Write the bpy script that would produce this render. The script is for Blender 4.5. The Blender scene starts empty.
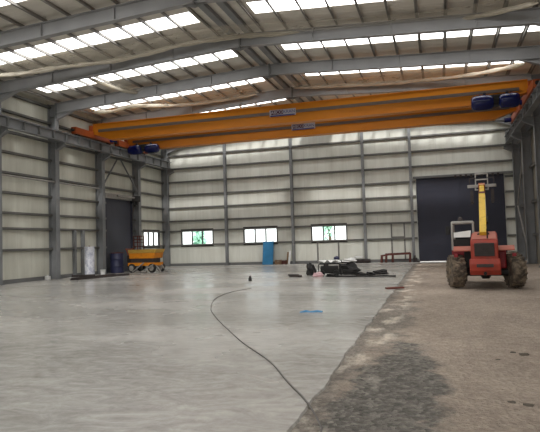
import bpy, bmesh, math, random
from mathutils import Vector, Matrix
random.seed(7)
C = bpy.context.scene.collection
PI = math.pi

# ------------------------------------------------------------------ materials
def lin(c):
    out = []
    for v in c:
        v /= 255.0
        out.append(v / 12.92 if v <= 0.04045 else ((v + 0.055) / 1.055) ** 2.4)
    return (*out, 1.0)

class NT:
    def __init__(s, name):
        s.m = bpy.data.materials.new(name); s.m.use_nodes = True
        s.t = s.m.node_tree; s.n = s.t.nodes; s.l = s.t.links
        s.n.clear(); s.out = s.n.new('ShaderNodeOutputMaterial')
        s.tc = s.n.new('ShaderNodeTexCoord')
    def add(s, kind, **kw):
        nd = s.n.new(kind)
        for k, v in kw.items(): setattr(nd, k, v)
        return nd
    def mapping(s, scale=(1, 1, 1), rot=(0, 0, 0)):
        mp = s.add('ShaderNodeMapping')
        mp.inputs['Scale'].default_value = scale; mp.inputs['Rotation'].default_value = rot
        s.l.new(s.tc.outputs['Object'], mp.inputs['Vector']); return mp.outputs[0]
    def noise(s, scale, detail=4, vec=None, rough=0.55, dist=0):
        nd = s.add('ShaderNodeTexNoise')
        nd.inputs['Scale'].default_value = scale; nd.inputs['Detail'].default_value = detail
        nd.inputs['Roughness'].default_value = rough; nd.inputs['Distortion'].default_value = dist
        s.l.new(vec if vec else s.tc.outputs['Object'], nd.inputs['Vector'])
        return nd.outputs['Fac']
    def ramp(s, fac, stops):
        r = s.add('ShaderNodeValToRGB')
        el = r.color_ramp.elements
        while len(el) < len(stops): el.new(0.5)
        for e, (p, c) in zip(el, stops): e.position = p; e.color = c
        s.l.new(fac, r.inputs[0]); return r.outputs[0]
    def mix(s, fac, a, b, mode='MIX'):
        mx = s.add('ShaderNodeMix', data_type='RGBA', blend_type=mode)
        for v, i in ((fac, 0), (a, 6), (b, 7)):
            if hasattr(v, 'is_linked'): s.l.new(v, mx.inputs[i])
            else: mx.inputs[i].default_value = v
        return mx.outputs[2]
    def math(s, op, a, b=0.0, clamp=False):
        m = s.add('ShaderNodeMath', operation=op); m.use_clamp = clamp
        for v, i in ((a, 0), (b, 1)):
            if hasattr(v, 'is_linked'): s.l.new(v, m.inputs[i])
            else: m.inputs[i].default_value = v
        return m.outputs[0]
    def bsdf(s, col, rough=0.6, metal=0.0, spec=0.4, bump=None, bstr=0.3, bdist=0.01):
        b = s.add('ShaderNodeBsdfPrincipled')
        for v, k in ((col, 'Base Color'), (rough, 'Roughness'), (metal, 'Metallic'), (spec, 'Specular IOR Level')):
            if hasattr(v, 'is_linked'): s.l.new(v, b.inputs[k])
            else: b.inputs[k].default_value = v
        if bump is not None:
            bp = s.add('ShaderNodeBump'); bp.inputs['Strength'].default_value = bstr; bp.inputs['Distance'].default_value = bdist
            s.l.new(bump, bp.inputs['Height']); s.l.new(bp.outputs[0], b.inputs['Normal'])
        s.l.new(b.outputs[0], s.out.inputs[0]); return b

def paint(name, rgb, rough=0.55, var=0.18, scale=3.0, metal=0.0, spec=0.4):
    k = NT(name); c = lin(rgb)
    d = tuple(x * (1 - var) for x in c[:3]) + (1,); u = tuple(min(1, x * (1 + var)) for x in c[:3]) + (1,)
    k.bsdf(k.ramp(k.noise(scale), [(0.3, d), (0.7, u)]), rough, metal, spec)
    return k.m

def dirty(name, rgb, dirt, rough=0.6, amount=(0.48, 0.7), scale=4.0, metal=0.0):
    k = NT(name)
    k.bsdf(k.ramp(k.noise(scale, 6, rough=0.65), [(amount[0], lin(rgb)), (amount[1], lin(dirt))]), rough, metal)
    return k.m

M = {}
M['steel'] = paint('grey_primer_steel', (124, 125, 126), 0.5, 0.14, 1.2)
M['steel_dark'] = paint('darker_steel', (112, 112, 111), 0.6, 0.14, 1.5)  # slightly darker grey than the main steel
M['girt'] = paint('girt_steel', (112, 110, 106), 0.6, 0.1, 2)
M['rafter'] = paint('rafter_steel', (150, 150, 151), 0.5, 0.1, 0.8)
M['purlin'] = paint('purlin_steel', (140, 136, 130), 0.6, 0.1, 2)
M['orange'] = paint('crane_orange', (214, 132, 26), 0.4, 0.06, 0.6)
M['orange_dark'] = paint('crane_red_orange', (158, 76, 34), 0.45, 0.1, 1)  # red-orange paint, dulled to put in the shade at the right end
M['yellow'] = dirty('boom_yellow', (226, 186, 60), (160, 120, 50), 0.5, (0.5, 0.8), 5)
M['blue'] = paint('hoist_blue', (15, 23, 78), 0.2, 0.12, 3)
M['navy'] = paint('door_navy', (46, 47, 60), 0.55, 0.12, 0.7)
M['doorgrey'] = paint('door_slate', (72, 73, 82), 0.6, 0.1, 0.8)
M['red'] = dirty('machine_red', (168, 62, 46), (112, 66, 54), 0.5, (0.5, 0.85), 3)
M['redtop'] = dirty('pale_top_red', (186, 108, 90), (150, 105, 88), 0.6, (0.5, 0.85), 3)  # paler red; on the engine cover it paints in the light on top
M['darkred'] = dirty('dark_red', (140, 24, 34), (90, 40, 36), 0.5, (0.5, 0.85), 3)  # deeper red than the engine cover
M['black'] = paint('black_rubber', (36, 34, 33), 0.7, 0.25, 5)
M['tyre'] = dirty('muddy_tyre', (74, 66, 58), (146, 130, 110), 0.85, (0.42, 0.68), 6)
M['rim'] = dirty('muddy_rim', (140, 122, 100), (105, 92, 76), 0.7, (0.4, 0.7), 7)
M['greymetal'] = paint('worn_grey_metal', (150, 146, 140), 0.45, 0.15, 4)
M['frame'] = paint('window_frame', (72, 68, 66), 0.5, 0.1, 3)
M['white'] = paint('off_white', (225, 224, 220), 0.6, 0.06, 3)
M['brightglass'] = paint('glare_white_pane', (235, 236, 232), 0.25, 0.05, 3)  # white in place of a bright reflection in the cab glass
M['net'] = None
M['brown'] = paint('rusty_brown', (98, 52, 44), 0.7, 0.2, 5)
M['wood'] = paint('raw_timber', (140, 112, 84), 0.75, 0.2, 4)
M['bluesheet'] = paint('blue_board', (52, 130, 178), 0.55, 0.14, 2.5)
M['bluestrip'] = paint('blue_plastic', (70, 138, 184), 0.4, 0.1, 5)
M['drum'] = paint('dark_blue_wrap', (46, 49, 76), 0.5, 0.25, 2.5)
M['pink'] = paint('pink_plastic', (228, 188, 192), 0.6, 0.12, 6)
M['machine_orange'] = dirty('machine_orange', (226, 140, 30), (160, 95, 40), 0.5, (0.5, 0.8), 4)
M['tray'] = paint('dusty_tray', (204, 164, 78), 0.6, 0.1, 3)
M['darkmetal'] = paint('dark_metal', (62, 54, 52), 0.6, 0.2, 5)
M['cablerail'] = paint('cable_rail_grey', (104, 92, 84), 0.6, 0.12, 3)
M['stone'] = paint('earthy_stone', (92, 84, 74), 0.9, 0.2, 6)
M['leaf'] = paint('leaf_green', (165, 212, 188), 0.7, 0.35, 3)  # green paled in colour to imitate overexposure outside
M['bark'] = paint('bark', (92, 76, 60), 0.9, 0.2, 6)
M['border'] = paint('pale_border', (206, 203, 196), 0.6, 0.06, 2)
M['labelwhite'] = paint('label_white', (178, 174, 180), 0.5, 0.03, 3)
M['labelblue'] = paint('label_blue', (58, 64, 120), 0.5, 0.05, 3)
M['labeldark'] = paint('label_maroon', (74, 30, 48), 0.5, 0.05, 3)

def m_foil():
    k = NT('crinkled_foil')
    n = k.noise(5, 5, k.mapping((1, 1, 0.7)), 0.7, 1.0)
    k.bsdf(k.ramp(n, [(0.35, lin((168, 172, 196))), (0.5, lin((222, 224, 234))), (0.65, lin((244, 244, 248)))]), 0.25, 0.15, 0.7, n, 0.6, 0.05)  # bright base tones paint in the sheen; little of it is real reflection
    return k.m
M['foil'] = m_foil()

def m_panel(name, axis, base, dark):
    """cream wall sheet with faint vertical joints, stains and streaks"""
    k = NT(name)
    sx = (1, 1, 1)
    w = k.add('ShaderNodeTexWave', wave_type='BANDS', bands_direction=axis, wave_profile='SAW')
    w.inputs['Scale'].default_value = 0.314 / 1.02; w.inputs['Distortion'].default_value = 0
    k.l.new(k.tc.outputs['Object'], w.inputs['Vector'])
    joint = k.ramp(w.outputs['Fac'], [(0.0, (0.90, 0.90, 0.90, 1)), (0.03, (1, 1, 1, 1)), (0.97, (1, 1, 1, 1)), (1.0, (0.90, 0.90, 0.90, 1))])
    st = k.noise(1.0, 5, k.mapping((1.6, 1.6, 0.25)), 0.6)
    base_c = k.ramp(st, [(0.3, lin(dark)), (0.62, lin(base))])
    k.bsdf(k.mix(1.0, base_c, joint, 'MULTIPLY'), 0.5, 0, 0.35, joint, 0.1, 0.01)
    return k.m
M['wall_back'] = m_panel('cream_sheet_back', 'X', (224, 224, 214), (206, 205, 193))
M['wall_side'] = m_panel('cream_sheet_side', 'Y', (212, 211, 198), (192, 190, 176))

def m_roof():
    k = NT('roof_sheet')
    st = k.noise(0.9, 5, k.mapping((0.4, 1.5, 1)), 0.6)
    w = k.add('ShaderNodeTexWave', wave_type='BANDS', bands_direction='Y'); w.inputs['Scale'].default_value = 1.2
    k.l.new(k.tc.outputs['Object'], w.inputs['Vector'])
    k.bsdf(k.ramp(st, [(0.3, lin((206, 200, 190))), (0.7, lin((228, 223, 213)))]), 0.6, 0, 0.3, w.outputs['Fac'], 0.25, 0.03)
    return k.m
M['roof'] = m_roof()

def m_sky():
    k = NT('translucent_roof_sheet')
    e = k.add('ShaderNodeEmission'); e.inputs[0].default_value = (1.0, 0.985, 0.96, 1); e.inputs[1].default_value = SKY_E  # emission stands in for daylight coming through the sheet
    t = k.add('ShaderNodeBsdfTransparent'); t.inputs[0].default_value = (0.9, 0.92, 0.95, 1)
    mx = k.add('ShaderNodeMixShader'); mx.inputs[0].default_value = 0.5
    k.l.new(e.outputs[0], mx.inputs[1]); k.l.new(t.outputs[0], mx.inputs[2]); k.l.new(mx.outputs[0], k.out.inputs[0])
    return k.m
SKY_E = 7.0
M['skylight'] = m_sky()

def m_glass():
    k = NT('window_glass')
    t = k.add('ShaderNodeBsdfTransparent'); t.inputs[0].default_value = (0.93, 0.96, 0.95, 1)
    g = k.add('ShaderNodeBsdfGlossy'); g.inputs[1].default_value = 0.05
    mx = k.add('ShaderNodeMixShader'); mx.inputs[0].default_value = 0.06
    k.l.new(t.outputs[0], mx.inputs[1]); k.l.new(g.outputs[0], mx.inputs[2]); k.l.new(mx.outputs[0], k.out.inputs[0])
    return k.m
M['glass'] = m_glass()

def m_net():
    k = NT('gathered_netting')
    n = k.noise(6, 5, k.mapping((0.5, 3, 3)), 0.6)
    b = k.add('ShaderNodeBsdfPrincipled'); k.l.new(k.ramp(n, [(0.3, lin((190, 182, 166))), (0.7, lin((222, 214, 198)))]), b.inputs['Base Color'])
    b.inputs['Roughness'].default_value = 0.9
    tr = k.add('ShaderNodeBsdfTranslucent'); tr.inputs[0].default_value = lin((205, 195, 175))
    mx = k.add('ShaderNodeMixShader'); mx.inputs[0].default_value = 0.35
    k.l.new(b.outputs[0], mx.inputs[1]); k.l.new(tr.outputs[0], mx.inputs[2]); k.l.new(mx.outputs[0], k.out.inputs[0])
    return k.m
M['net'] = m_net()
def m_mesh():
    k = NT('hanging_netting')
    n = k.noise(2.2, 4, k.mapping((0.6, 1.5, 1.5)), 0.6)
    d = k.add('ShaderNodeBsdfDiffuse'); d.inputs[0].default_value = lin((214, 206, 190))
    tr = k.add('ShaderNodeBsdfTransparent')
    mx = k.add('ShaderNodeMixShader')
    k.l.new(k.ramp(n, [(0.3, (0.6, 0.6, 0.6, 1)), (0.7, (0.82, 0.82, 0.82, 1))]), mx.inputs[0])
    k.l.new(d.outputs[0], mx.inputs[1]); k.l.new(tr.outputs[0], mx.inputs[2]); k.l.new(mx.outputs[0], k.out.inputs[0])
    return k.m
M['mesh'] = m_mesh()

def m_concrete():
    k = NT('power_floated_concrete')
    big = k.noise(0.22, 5, k.mapping((0.45, 1.0, 1)), 0.6, 0.6)
    mid = k.noise(0.8, 7, k.mapping((0.45, 1.3, 1), (0, 0, 0.45)), 0.68, 1.4)
    swirl = k.noise(2.6, 6, k.mapping((0.6, 1.1, 1), (0, 0, -0.45)), 0.7, 1.8)
    fine = k.noise(9, 6, None, 0.7)
    a = k.ramp(big, [(0.3, lin((151, 147, 140))), (0.55, lin((180, 176, 170))), (0.75, lin((200, 196, 191)))])
    b = k.ramp(mid, [(0.28, lin((115, 110, 104))), (0.5, lin((175, 171, 165))), (0.72, lin((222, 218, 212)))])
    c = k.mix(0.5, a, b)
    c = k.mix(0.45, c, k.ramp(swirl, [(0.3, lin((118, 113, 107))), (0.5, lin((177, 174, 167))), (0.7, lin((229, 225, 219)))]))
    c = k.mix(0.18, c, k.ramp(fine, [(0.3, lin((120, 115, 109))), (0.7, lin((216, 212, 205)))]))
    # dark tyre scuffs
    sc = k.noise(0.55, 4, k.mapping((0.9, 0.5, 1)), 0.6, 1.5)
    w = k.add('ShaderNodeTexWave', wave_type='BANDS', bands_direction='DIAGONAL'); w.inputs['Scale'].default_value = 2.0
    w.inputs['Distortion'].default_value = 6; w.inputs['Detail'].default_value = 3
    k.l.new(k.tc.outputs['Object'], w.inputs['Vector'])
    msk = k.math('MULTIPLY', k.ramp(sc, [(0.58, (0, 0, 0, 1)), (0.72, (1, 1, 1, 1))]), k.math('MULTIPLY', w.outputs['Fac'], 0.5))
    c = k.mix(msk, c, lin((112, 104, 96)))
    r = k.ramp(big, [(0.3, (0.16, 0.16, 0.16, 1)), (0.7, (0.34, 0.34, 0.34, 1))])
    k.bsdf(c, r, 0, 0.5, fine, 0.05, 0.006)
    return k.m
M['concrete'] = m_concrete()

def m_gravel():
    k = NT('crushed_stone_and_dust')
    sep = k.add('ShaderNodeSeparateXYZ'); k.l.new(k.tc.outputs['Object'], sep.inputs[0])
    big = k.noise(0.7, 6, k.mapping((1, 0.6, 1)), 0.65, 0.5)
    fine = k.noise(7, 7, None, 0.8)
    vor = k.add('ShaderNodeTexVoronoi'); vor.inputs['Scale'].default_value = 20
    k.l.new(k.tc.outputs['Object'], vor.inputs['Vector'])
    tan = k.ramp(big, [(0.25, lin((137, 125, 112))), (0.5, lin((179, 163, 148))), (0.75, lin((208, 193, 175)))])
    tan = k.mix(0.45, tan, k.ramp(fine, [(0.25, lin((95, 86, 77))), (0.5, lin((168, 153, 139))), (0.75, lin((235, 220, 201)))]))
    grey = k.ramp(vor.outputs['Color'], [(0.1, lin((77, 73, 69))), (0.5, lin((118, 113, 107))), (0.9, lin((173, 167, 155)))])
    grey = k.mix(0.5, grey, k.ramp(fine, [(0.3, lin((73, 71, 67))), (0.7, lin((163, 156, 146)))]))
    # heap of darker stone beside the slab
    ux = k.math('DIVIDE', k.math('SUBTRACT', sep.outputs[0], -0.55), 0.62)
    uy = k.math('DIVIDE', k.math('SUBTRACT', sep.outputs[1], 5.9), 3.3)
    d = k.math('SQRT', k.math('ADD', k.math('MULTIPLY', ux, ux), k.math('MULTIPLY', uy, uy)))
    nz = k.noise(1.3, 6, None, 0.7)
    d = k.math('ADD', d, k.math('MULTIPLY', k.math('SUBTRACT', nz, 0.5), 1.9))
    mk = k.ramp(d, [(0.72, (1, 1, 1, 1)), (1.15, (0, 0, 0, 1))])
    # second thin trail of stone further along the edge
    ux2 = k.math('DIVIDE', k.math('SUBTRACT', sep.outputs[0], -1.0), 0.5)
    uy2 = k.math('DIVIDE', k.math('SUBTRACT', sep.outputs[1], 12.0), 4.5)
    d2 = k.math('SQRT', k.math('ADD', k.math('MULTIPLY', ux2, ux2), k.math('MULTIPLY', uy2, uy2)))
    d2 = k.math('ADD', d2, k.math('MULTIPLY', k.math('SUBTRACT', nz, 0.5), 2.6))
    mk2 = k.math('MULTIPLY', k.ramp(d2, [(0.6, (1, 1, 1, 1)), (1.1, (0, 0, 0, 1))]), 0.65)
    mk = k.math('MAXIMUM', mk, mk2)
    ed = k.math('ADD', k.math('ADD', sep.outputs[0], 1.25), k.math('MULTIPLY', sep.outputs[1], 0.012))
    ed = k.math('ADD', ed, k.math('MULTIPLY', k.math('SUBTRACT', nz, 0.5), 0.9))
    mk = k.math('MAXIMUM', mk, k.math('MULTIPLY', k.ramp(ed, [(0.12, (1, 1, 1, 1)), (0.34, (0, 0, 0, 1))]), 0.75))
    c = k.mix(mk, tan, grey)
    pale = k.math('MULTIPLY', k.ramp(k.noise(1.7, 5, k.mapping((1, 0.5, 1)), 0.6), [(0.52, (0, 0, 0, 1)), (0.62, (1, 1, 1, 1))]),
                  k.ramp(k.math('ABSOLUTE', k.math('ADD', sep.outputs[0], 1.08)), [(0.15, (0.8, 0.8, 0.8, 1)), (0.38, (0, 0, 0, 1))]))
    c = k.mix(pale, c, lin((231, 219, 203)))
    k.bsdf(c, 0.9, 0, 0.2, k.math('ADD', fine, k.math('MULTIPLY', vor.outputs['Distance'], 0.7)), 1.0, 0.05)
    return k.m
M['gravel'] = m_gravel()

# ------------------------------------------------------------------ mesh helpers
def box(bm, x0, x1, y0, y1, z0, z1):
    v = [bm.verts.new((x, y, z)) for z in (z0, z1) for x, y in ((x0, y0), (x1, y0), (x1, y1), (x0, y1))]
    for f in ((3, 2, 1, 0), (4, 5, 6, 7), (0, 1, 5, 4), (1, 2, 6, 5), (2, 3, 7, 6), (3, 0, 4, 7)):
        bm.faces.new([v[i] for i in f])
def frame_of(p0, p1, up=Vector((0, 0, 1))):
    d = (Vector(p1) - Vector(p0)).normalized()
    up = Vector(up)
    if abs(d.dot(up)) > 0.98: up = Vector((0, 1, 0))
    s = d.cross(up).normalized(); u = s.cross(d).normalized()
    return d, s, u
def bar(bm, p0, p1, w, h, up=(0, 0, 1), w1=None, h1=None):
    p0, p1 = Vector(p0), Vector(p1); d, s, u = frame_of(p0, p1, up)
    w1 = w if w1 is None else w1; h1 = h if h1 is None else h1
    v = []
    for p, a, b in ((p0, w, h), (p1, w1, h1)):
        for i, j in ((-1, -1), (1, -1), (1, 1), (-1, 1)): v.append(bm.verts.new(p + s * i * a / 2 + u * j * b / 2))
    for f in ((3, 2, 1, 0), (4, 5, 6, 7), (0, 1, 5, 4), (1, 2, 6, 5), (2, 3, 7, 6), (3, 0, 4, 7)):
        bm.faces.new([v[i] for i in f])
def ibeam(bm, p0, p1, depth, width, tf=0.025, tw=0.014, up=(0, 0, 1), depth1=None):
    """I section between two points: two flanges and a web"""
    p0, p1 = Vector(p0), Vector(p1); d, s, u = frame_of(p0, p1, up)
    d1 = depth if depth1 is None else depth1
    bar(bm, p0, p1, tw, depth - 2 * tf, up, h1=d1 - 2 * tf)
    for k in (-1, 1):
        bar(bm, p0 + u * k * (depth / 2 - tf / 2), p1 + u * k * (d1 / 2 - tf / 2), width, tf, up)
def ring_pts(c, a, b, r, n, ph=0):
    return [c + (a * math.cos(2 * PI * i / n + ph) + b * math.sin(2 * PI * i / n + ph)) * r for i in range(n)]
def cyl(bm, p0, p1, r0, r1=None, n=16, cap=True):
    p0, p1 = Vector(p0), Vector(p1); r1 = r0 if r1 is None else r1
    d, s, u = frame_of(p0, p1)
    A = [bm.verts.new(p) for p in ring_pts(p0, s, u, r0, n)]; B = [bm.verts.new(p) for p in ring_pts(p1, s, u, r1, n)]
    for i in range(n): bm.faces.new((A[i], A[(i + 1) % n], B[(i + 1) % n], B[i]))
    if cap: bm.faces.new(A[::-1]); bm.faces.new(B)
def tube(bm, pts, r, n=8, rz=None):
    """tube along a polyline; rz gives a taller oval section"""
    pts = [Vector(p) for p in pts]; rings = []
    for i, p in enumerate(pts):
        a = pts[max(0, i - 1)]; b = pts[min(len(pts) - 1, i + 1)]
        d, s, u = frame_of(a, b)
        rr = r[i] if isinstance(r, (list, tuple)) else r
        rh = (rz[i] if isinstance(rz, (list, tuple)) else rz) if rz else rr
        rings.append([bm.verts.new(p + s * rr * math.cos(2 * PI * k / n) + u * rh * math.sin(2 * PI * k / n)) for k in range(n)])
    for A, B in zip(rings, rings[1:]):
        for k in range(n): bm.faces.new((A[k], A[(k + 1) % n], B[(k + 1) % n], B[k]))
    bm.faces.new(rings[0][::-1]); bm.faces.new(rings[-1])
def lathe(bm, prof, c=(0, 0, 0), axis='Z', n=24):
    """prof: (radius, height) list turned round an axis through c"""
    c = Vector(c); ax = {'X': (Vector((1, 0, 0)), Vector((0, 1, 0)), Vector((0, 0, 1))),
                        'Y': (Vector((0, 1, 0)), Vector((0, 0, 1)), Vector((1, 0, 0))),
                        'Z': (Vector((0, 0, 1)), Vector((1, 0, 0)), Vector((0, 1, 0)))}[axis]
    R = []
    for r, h in prof:
        R.append([bm.verts.new(p) for p in ring_pts(c + ax[0] * h, ax[1], ax[2], max(r, 1e-4), n)])
    for A, B in zip(R, R[1:]):
        for k in range(n): bm.faces.new((A[k], A[(k + 1) % n], B[(k + 1) % n], B[k]))
    bm.faces.new(R[0][::-1]); bm.faces.new(R[-1])
def prism(bm, poly, lo, hi, axis='X'):
    """poly in the two other axes, extruded lo..hi along axis"""
    def P(a, b, t): return {'X': (t, a, b), 'Y': (a, t, b), 'Z': (a, b, t)}[axis]
    A = [bm.verts.new(P(a, b, lo)) for a, b in poly]; B = [bm.verts.new(P(a, b, hi)) for a, b in poly]
    n = len(poly)
    for i in range(n): bm.faces.new((A[i], A[(i + 1) % n], B[(i + 1) % n], B[i]))
    bm.faces.new(A[::-1]); bm.faces.new(B)
def new(): return bmesh.new()
def obj(name, bm, mat, parent=None, bevel=0, smooth=False, local=False):
    bmesh.ops.recalc_face_normals(bm, faces=bm.faces)
    if parent is not None and not local:      # mesh was drawn in world space: bring it into the thing's space
        bmesh.ops.transform(bm, matrix=WM[parent.name].inverted(), verts=bm.verts)
    me = bpy.data.meshes.new(name); bm.to_mesh(me); bm.free()
    if mat is not None: me.materials.append(M[mat] if isinstance(mat, str) else mat)
    o = bpy.data.objects.new(name, me); C.objects.link(o)
    WM[o.name] = Matrix.Identity(4)
    if parent is not None:
        o.parent = parent; WM[o.name] = WM[parent.name].copy()
    if smooth:
        for p in me.polygons: p.use_smooth = True
        try: me.set_sharp_from_angle(angle=math.radians(42))
        except Exception: pass
    if bevel:
        b = o.modifiers.new('bevel', 'BEVEL'); b.width = bevel; b.segments = 2; b.limit_method = 'ANGLE'
    return o
WM = {}
def tag(o, label, cat, group=None, kind=None):
    o['label'] = label; o['category'] = cat
    if group: o['group'] = group
    if kind: o['kind'] = kind
    return o
def thing(name, label, cat, loc=(0, 0, 0), rz=0, group=None, kind=None):
    o = bpy.data.objects.new(name, None); C.objects.link(o)
    o.empty_display_size = 0.2
    o.location = loc; o.rotation_euler = (0, 0, rz)
    WM[o.name] = Matrix.Translation(loc) @ Matrix.Rotation(rz, 4, 'Z')
    return tag(o, label, cat, group, kind)
def rebase(o, p):
    """put a one-mesh thing's origin at p (its base)"""
    p = Vector(p); o.data.transform(Matrix.Translation(-p)); o.location = p; WM[o.name] = Matrix.Translation(p)
    return o

# ------------------------------------------------------------------ building measures
XL, XR = -20.4, 5.2            # inside faces of the side sheets
XC = -7.6                      # ridge
YB = 39.35                     # inside face of the gable sheet
YF = -5.0                      # open front
FR = [39.1, 34.8, 30.4, 26.0, 21.75, 17.2, 12.8]     # portal frames
SL = 0.056
AP = 10.05                     # rafter centre at the ridge
def rc(x): return AP - SL * abs(x - XC)              # rafter centre line
def roofz(x): return rc(x) + 0.475
GZ = [0.0, 1.65, 2.72, 3.49, 4.49, 5.48, 6.50, 7.53, 8.55, 9.45]     # girts

def wall_mesh(u0, u1, z0, ztop, holes, plane, thick):
    """sheet with openings; holes (u0,u1,z0,z1); plane('Y',y) or ('X',x); ztop(u)"""
    bm = new()
    us = sorted({u0, u1, *[h[0] for h in holes], *[h[1] for h in holes]} | ({XC} if plane[0] == 'Y' else set()))
    zs = sorted({z0, *[h[2] for h in holes if h[2] > z0], *[h[3] for h in holes]})
    for a, b in zip(us, us[1:]):
        for i, z in enumerate(zs):
            last = i == len(zs) - 1
            za = zs[i + 1] if not last else None
            um, zm = (a + b) / 2, (z + za) / 2 if not last else z + 0.01
            if any(h[0] < um < h[1] and h[2] < zm < h[3] for h in holes): continue
            t0, t1 = (za, za) if not last else (ztop(a), ztop(b))
            p = plane[1]; q = p + thick
            if plane[0] == 'Y': prism(bm, [(a, z), (b, z), (b, t1), (a, t0)], p, q, 'Y')
            else: prism(bm, [(a, z), (b, z), (b, t1), (a, t0)], p, q, 'X')
    return bm

# --- ground and slab
bm = new(); box(bm, -1.75, 60, -20, 70, -0.5, -0.02)
g = obj('ground', bm, 'gravel'); tag(g, 'bare tan and grey stony ground beside the concrete slab', 'ground', kind='structure')
bm = new(); box(bm, -70, -1.75, -20, 70, -0.5, -0.06)
g2 = obj('ground', bm, paint('yard_ground', (176, 170, 158), 0.9, 0.1, 0.4)); tag(g2, 'pale yard outside the far windows', 'ground', kind='structure')

def slab_edge(y):
    return -1.25 - 0.012 * y + 0.018 * math.sin(y * 1.7) * math.sin(y * 0.6 + 1) + 0.012 * math.sin(y * 5.1 + 0.7)
bm = new()
ys = [YF + i * (38.3 - YF) / 260 for i in range(261)]
L = [bm.verts.new((XL - 0.1, y, 0)) for y in ys]; Rr = [bm.verts.new((slab_edge(y) + random.uniform(-.012, .012), y, 0)) for y in ys]
Rb = [bm.verts.new((v.co.x + 0.05, v.co.y, -0.07)) for v in Rr]
for i in range(260):
    bm.faces.new((L[i], Rr[i], Rr[i + 1], L[i + 1])); bm.faces.new((Rr[i], Rb[i], Rb[i + 1], Rr[i + 1]))
fl = obj('floor', bm, 'concrete'); tag(fl, 'smooth pale grey concrete slab with scuffs and window reflections', 'floor', kind='structure')
bm = new(); box(bm, XL - .1, -1.45, 38.25, YB + .3, -0.07, 0.05); box(bm, -1.45, 4.3, 38.9, YB + .6, -0.07, 0.02)  # raised pale strip along the wall foot
tr = obj('trim_1', bm, 'border', bevel=0.01); tag(tr, 'pale concrete kerb strip along the foot of the far wall', 'border', kind='structure')

# --- back wall
WIN = [(-18.92, -16.42), (-13.85, -11.38), (-8.72, -6.30)]
D1 = (-1.34, 4.08)
holes = [(a, b, 1.60, 2.77) for a, b in WIN] + [(D1[0], D1[1], 0.0, 5.66)]
bm = wall_mesh(XL, XR, 0.0, roofz, holes, ('Y', YB), 0.06)
wb = obj('wall_back', bm, 'wall_back'); tag(wb, 'cream sheeted far gable wall ribbed by dark horizontal girts', 'wall', kind='structure')
cols_b = [-15.15, -10.05, -4.92, -1.72]
for z in GZ[1:]:
    bm = new()
    spans = [(XL, XR)]
    if z < 5.66: spans = [(XL, D1[0] - .1), (D1[1] + .1, XR)]
    if 1.6 < z < 2.77:
        spans = [(XL, XR)]; cuts = [(a - .05, b + .05) for a, b in WIN] + [(D1[0] - .1, D1[1] + .1)]
        s = []; cur = XL
        if not (1.66 < z < 2.70): cuts = [(D1[0] - .1, D1[1] + .1)]
        for a, b in sorted(cuts): s.append((cur, a)); cur = b
        s.append((cur, XR)); spans = s
    for a, b in spans:
        y0 = YB - .16
        box(bm, a, b, y0, y0 + .02, z - .065, z + .055)       # C section: web, lips
        box(bm, a, b, y0, YB, z + .035, z + .055); box(bm, a, b, y0, YB, z - .065, z - .045)
    obj('girt', bm, 'girt', wb)
for x, z0, z1 in ((-8.35, 0, 1.58), (-6.85, 0, 1.58), (-3.16, 0, 2.68), (-2.3, 0, 2.68)):
    bm = new(); box(bm, x - .04, x + .04, YB - .12, YB, z0, z1); obj('stud', bm, 'girt', wb)
bm = new(); box(bm, -3.12, -2.34, YB - .12, YB - .02, 1.66, 1.80); obj('stud', bm, 'girt', wb)
bm = new(); box(bm, XL, D1[0] - .1, YB - .06, YB, 0.05, 0.26)
tag(obj('baseboard_back', bm, 'steel_dark'), 'dark grey base rail at the foot of the far wall', 'base rail', kind='structure')
where = ['on far wall left of the window above the blue board', 'on far wall between blue board and black generator', 'on far wall between the white sack and rusty trestle', 'at the left edge of the tall navy door']
for x, w in zip(cols_b, where):
    bm = new()
    wd = .18
    ibeam(bm, (x, YB - .32, 0.05), (x, YB - .32, roofz(x) - .25), .24, wd, .02, .012, up=(0, 1, 0))
    box(bm, x - .16, x + .16, YB - .5, YB - .16, 0.05, 0.075)
    tag(rebase(obj('gable_post', bm, 'steel'), (x, YB - .3, .05)), 'slender grey post ' + w, 'post', 'slender posts of the far wall')

def window(n, plane, p, u0, u1, z0, z1, label, inward):
    t = thing('window_%d' % n, label, 'window', (0, 0, 0), kind='structure')
    def B(bm, a, b, c, d, e, f):
        if plane == 'Y': box(bm, a, b, p + c, p + d, e, f)
        else: box(bm, p + c, p + d, a, b, e, f)
    lo, hi = (-.06, .08) if inward < 0 else (-.08, .06)
    bm = new(); w = .09
    B(bm, u0 - w, u1 + w, lo, hi, z0 - w, z0); B(bm, u0 - w, u1 + w, lo, hi, z1, z1 + w)
    B(bm, u0 - w, u0, lo, hi, z0, z1); B(bm, u1, u1 + w, lo, hi, z0, z1)
    obj('window_frame', bm, 'frame', t)
    for k in (1, 2):
        u = u0 + (u1 - u0) * k / 3
        bm = new(); B(bm, u - .04, u + .04, lo + .02, hi - .02, z0, z1); obj('mullion', bm, 'frame', t)
    for k in range(3):
        a = u0 + (u1 - u0) * k / 3 + .04; b = u0 + (u1 - u0) * (k + 1) / 3 - .04
        bm = new(); B(bm, a, b, -.004, .004, z0, z1); obj('pane', bm, 'glass', t)
for i, (a, b) in enumerate(WIN):
    window(i + 2, 'Y', YB + .03, a, b, 1.60, 2.77,
           ['three-pane window at the left end of the far wall', 'three-pane window above the leaning blue board', 'three-pane window of the far wall nearest the dark door'][i], -1)

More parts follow.
